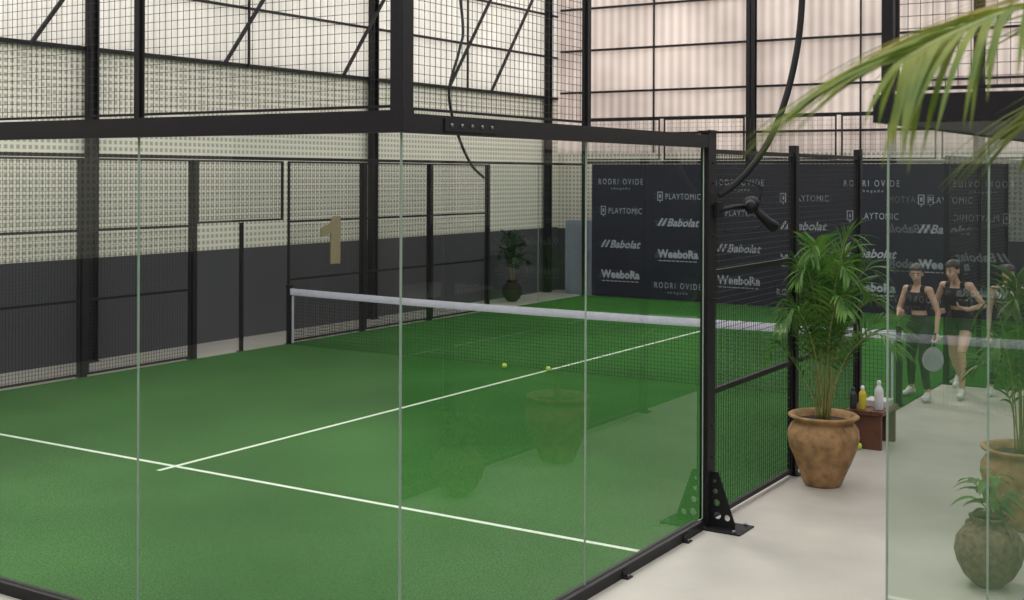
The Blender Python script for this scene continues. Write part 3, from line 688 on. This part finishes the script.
    def cloth(name,mask,off,m,lab=None):
        fs=[tuple(p.vertices) for p in bme.polygons if all(mask[i] for i in p.vertices)]
        used=sorted({i for f in fs for i in f});ix={v:i for i,v in enumerate(used)}
        vs=[tuple(co_[i]+no[i]*off) for i in used];mm_=bpy.data.meshes.new(name);mm_.from_pydata(vs,[],[tuple(ix[i] for i in f) for f in fs]);mm_.materials.append(m)
        mm_.polygons.foreach_set('use_smooth',[True]*len(mm_.polygons))
        o=bpy.data.objects.new(name,mm_);COL.objects.link(o);o.parent=e
        if lab:o['label']=lab
    zc=chs.z;rx=np.abs(co_[:,0]-chs.x);armt=(tags=='arm')|(tags=='hand')
    top=(~armt)&(tags!='head')&(tags!='neck')&(co_[:,2]>zc-J['_top'])&(co_[:,2]<zc+.085+.09*(rx>.055)*(rx<.125))&(rx<.16)
    cloth('sports_top',top,.007,M_top)
    th=((tags=='thighL')|(tags=='thighR'));ca=((tags=='calfL')|(tags=='calfR'))
    hipm=(~armt)&((tags=='hip')|(tags=='torso')|th)&(co_[:,2]<wst.z-.02)&(co_[:,2]>pel.z-.12)
    if bot=='shorts': mk=hipm|(th&(tt<.40))
    else: mk=hipm|th|(ca&(tt<.86))
    cloth('shorts' if bot=='shorts' else 'leggings',mk,.008,M_bot)
    cloth('shoe',(tags=='footL'),.010,M_sole,'white trainer');cloth('shoe',(tags=='footR'),.010,M_sole,'white trainer')
    hl=co_-np.array(hd);Rl=np.array(R).T;hl=(Rl@hl.T).T
    hm=((tags=='head')|(tags=='neck'))&(((hl[:,2]>.055)&(hl[:,1]<.078))|((hl[:,1]<.035)&(hl[:,2]>.02))|((hl[:,1]<-.02)&(hl[:,2]>-.09)))|((tags=='head')&(hl[:,2]>.075))
    cloth('hair',hm,.016,M_hairD)
    def off(q): q.v=[tuple(Vector(v)+Vector(loc)) for v in q.v]
    q=MB();pts=[H(0,-.085,.055),H(0,-.135,.05),H(.005,-.15,-.03),H(.01,-.13,-.14),H(.012,-.115,-.24)];q.tube(smooth(pts,4),[.02,.025,.03,.034,.036]+[.036]*6+[.03]*4+[.006]*2,10);off(q)
    q.obj('ponytail',M_hairD,parent=e)
    for s in (-1,1):
        q=MB();q.ell(H(s*.031,.072,.003),(.014,.010,.008),10,8,0,R);off(q);q.obj('eye',M_eye,parent=e)
        q=MB();q.ell(H(s*.031,.0805,.003),(.0065,.003,.0065),8,6,0,R);off(q);q.obj('iris',M_pup,parent=e)
        q=MB();q.tube([H(s*.015,.083,.024),H(s*.032,.082,.029),H(s*.048,.071,.024)],.0035,6);off(q);q.obj('eyebrow',M_hairD,parent=e)
    q=MB();q.ell(H(0,.0885,-.058),(.022,.006,.007),10,6,0,R);off(q);q.obj('lips',M_lip,parent=e)
    return e
J1=dict(pelvis=(0,0,.93),waist=(.01,.01,1.07),chest=(.02,.03,1.24),neck=(.02,.04,1.42),head=(.01,.08,1.56),
 shL=(-.145,.04,1.36),shR=(.185,.01,1.36),elL=(-.24,.0,1.09),elR=(.27,.03,1.10),wrL=(-.25,.06,.86),wrR=(.16,.24,1.02),hdL=(-.25,.09,.76),hdR=(.08,.30,1.08),
 hipL=(-.09,0,.90),hipR=(.09,0,.90),knL=(-.11,.12,.50),knR=(.13,.0,.49),anL=(-.14,.06,.09),anR=(.19,-.14,.11),toeL=(-.17,.21,.035),toeR=(.23,.0,.035),_hy=25,_hx=-14,_top=.14)
J2=dict(pelvis=(0,0,.92),waist=(0,.05,1.06),chest=(.01,.11,1.21),neck=(.01,.15,1.38),head=(.02,.21,1.51),
 shL=(-.155,.13,1.33),shR=(.175,.10,1.32),elL=(-.29,.05,1.10),elR=(.30,.02,1.10),wrL=(-.17,.27,1.06),wrR=(.18,.26,.99),hdL=(-.08,.33,1.10),hdR=(.10,.34,1.02),
 hipL=(-.09,0,.89),hipR=(.09,0,.89),knL=(-.11,.27,.56),knR=(.10,-.03,.48),anL=(-.10,.22,.11),anR=(.14,-.34,.20),toeL=(-.12,.38,.04),toeR=(.15,-.20,.07),_hy=-18,_hx=-14,_top=.13)
J3=dict(J1);J3.update(_hy=25,elR=(.22,-.03,1.08),wrR=(.24,.05,.84),hdR=(.24,.08,.74),_top=.3)
P1=(.0,10.62,.012)
person(P1,165,J1,(.50,.31,.22),(.010,.010,.012),(.012,.012,.015),'leggings','dark haired person in black top and leggings holding a racket')
person((.36,11.2,0),172,J2,(.52,.33,.24),(.010,.010,.012),(.012,.012,.015),'shorts','person in black sports top and shorts striding with bent arms',1.06)
person((.90,11.35,0),200,J3,(.50,.31,.22),(.25,.23,.23),(.012,.012,.015),'leggings','dark haired person in pale top and black leggings standing relaxed')
M_rk=mat('racket_face',(.26,.26,.29),.4,0,.1,30);M_grip=mat('racket_grip',(.02,.02,.02),.8)
hl=Vector((-.25,.10,.80));Rz=Matrix.Rotation(math.radians(165),3,'Z');h0=Vector(P1)+Rz@hl
e=empty('padel_racket',tuple(h0),'grey padel racket with drilled holes held pointing down','racket')
e_d=Vector((-.05,-.12,-1)).normalized()
q=MB();q.tube([h0+e_d*-.05,h0+e_d*.12],.014,10);q.obj('grip',M_grip,parent=e)
bm=bmesh.new();edges=[]
X1=Vector((.97,.2,0)).normalized();X1=(X1-e_d*X1.dot(e_d)).normalized();NN=X1.cross(e_d)
def loop2(pts):
    vv=[bm.verts.new(X1*a+e_d*b) for a,b in pts];return [bm.edges.new((vv[i],vv[(i+1)%len(vv)])) for i in range(len(vv))]
edges+=loop2([(.125*math.sin(t*math.pi/14)*(1-.12*math.cos(t*math.pi/14)),.27-.15*math.cos(t*math.pi/14)) for t in range(28)])
for i in range(-3,4):
    for j in range(-3,4):
        if i*i+j*j<11: edges+=loop2([(i*.026+.006*math.cos(k*math.pi/4),.29+j*.026+.006*math.sin(k*math.pi/4)) for k in range(8)])
bmesh.ops.triangle_fill(bm,edges=edges,use_beauty=True)
ret=bmesh.ops.extrude_face_region(bm,geom=bm.faces[:]);bmesh.ops.translate(bm,vec=NN*.036,verts=[g for g in ret['geom'] if isinstance(g,bmesh.types.BMVert)])
me=bpy.data.meshes.new('racket_head');bm.to_mesh(me);bm.free();me.materials.append(M_rk);o=bpy.data.objects.new('racket_head',me);COL.objects.link(o);o.parent=e
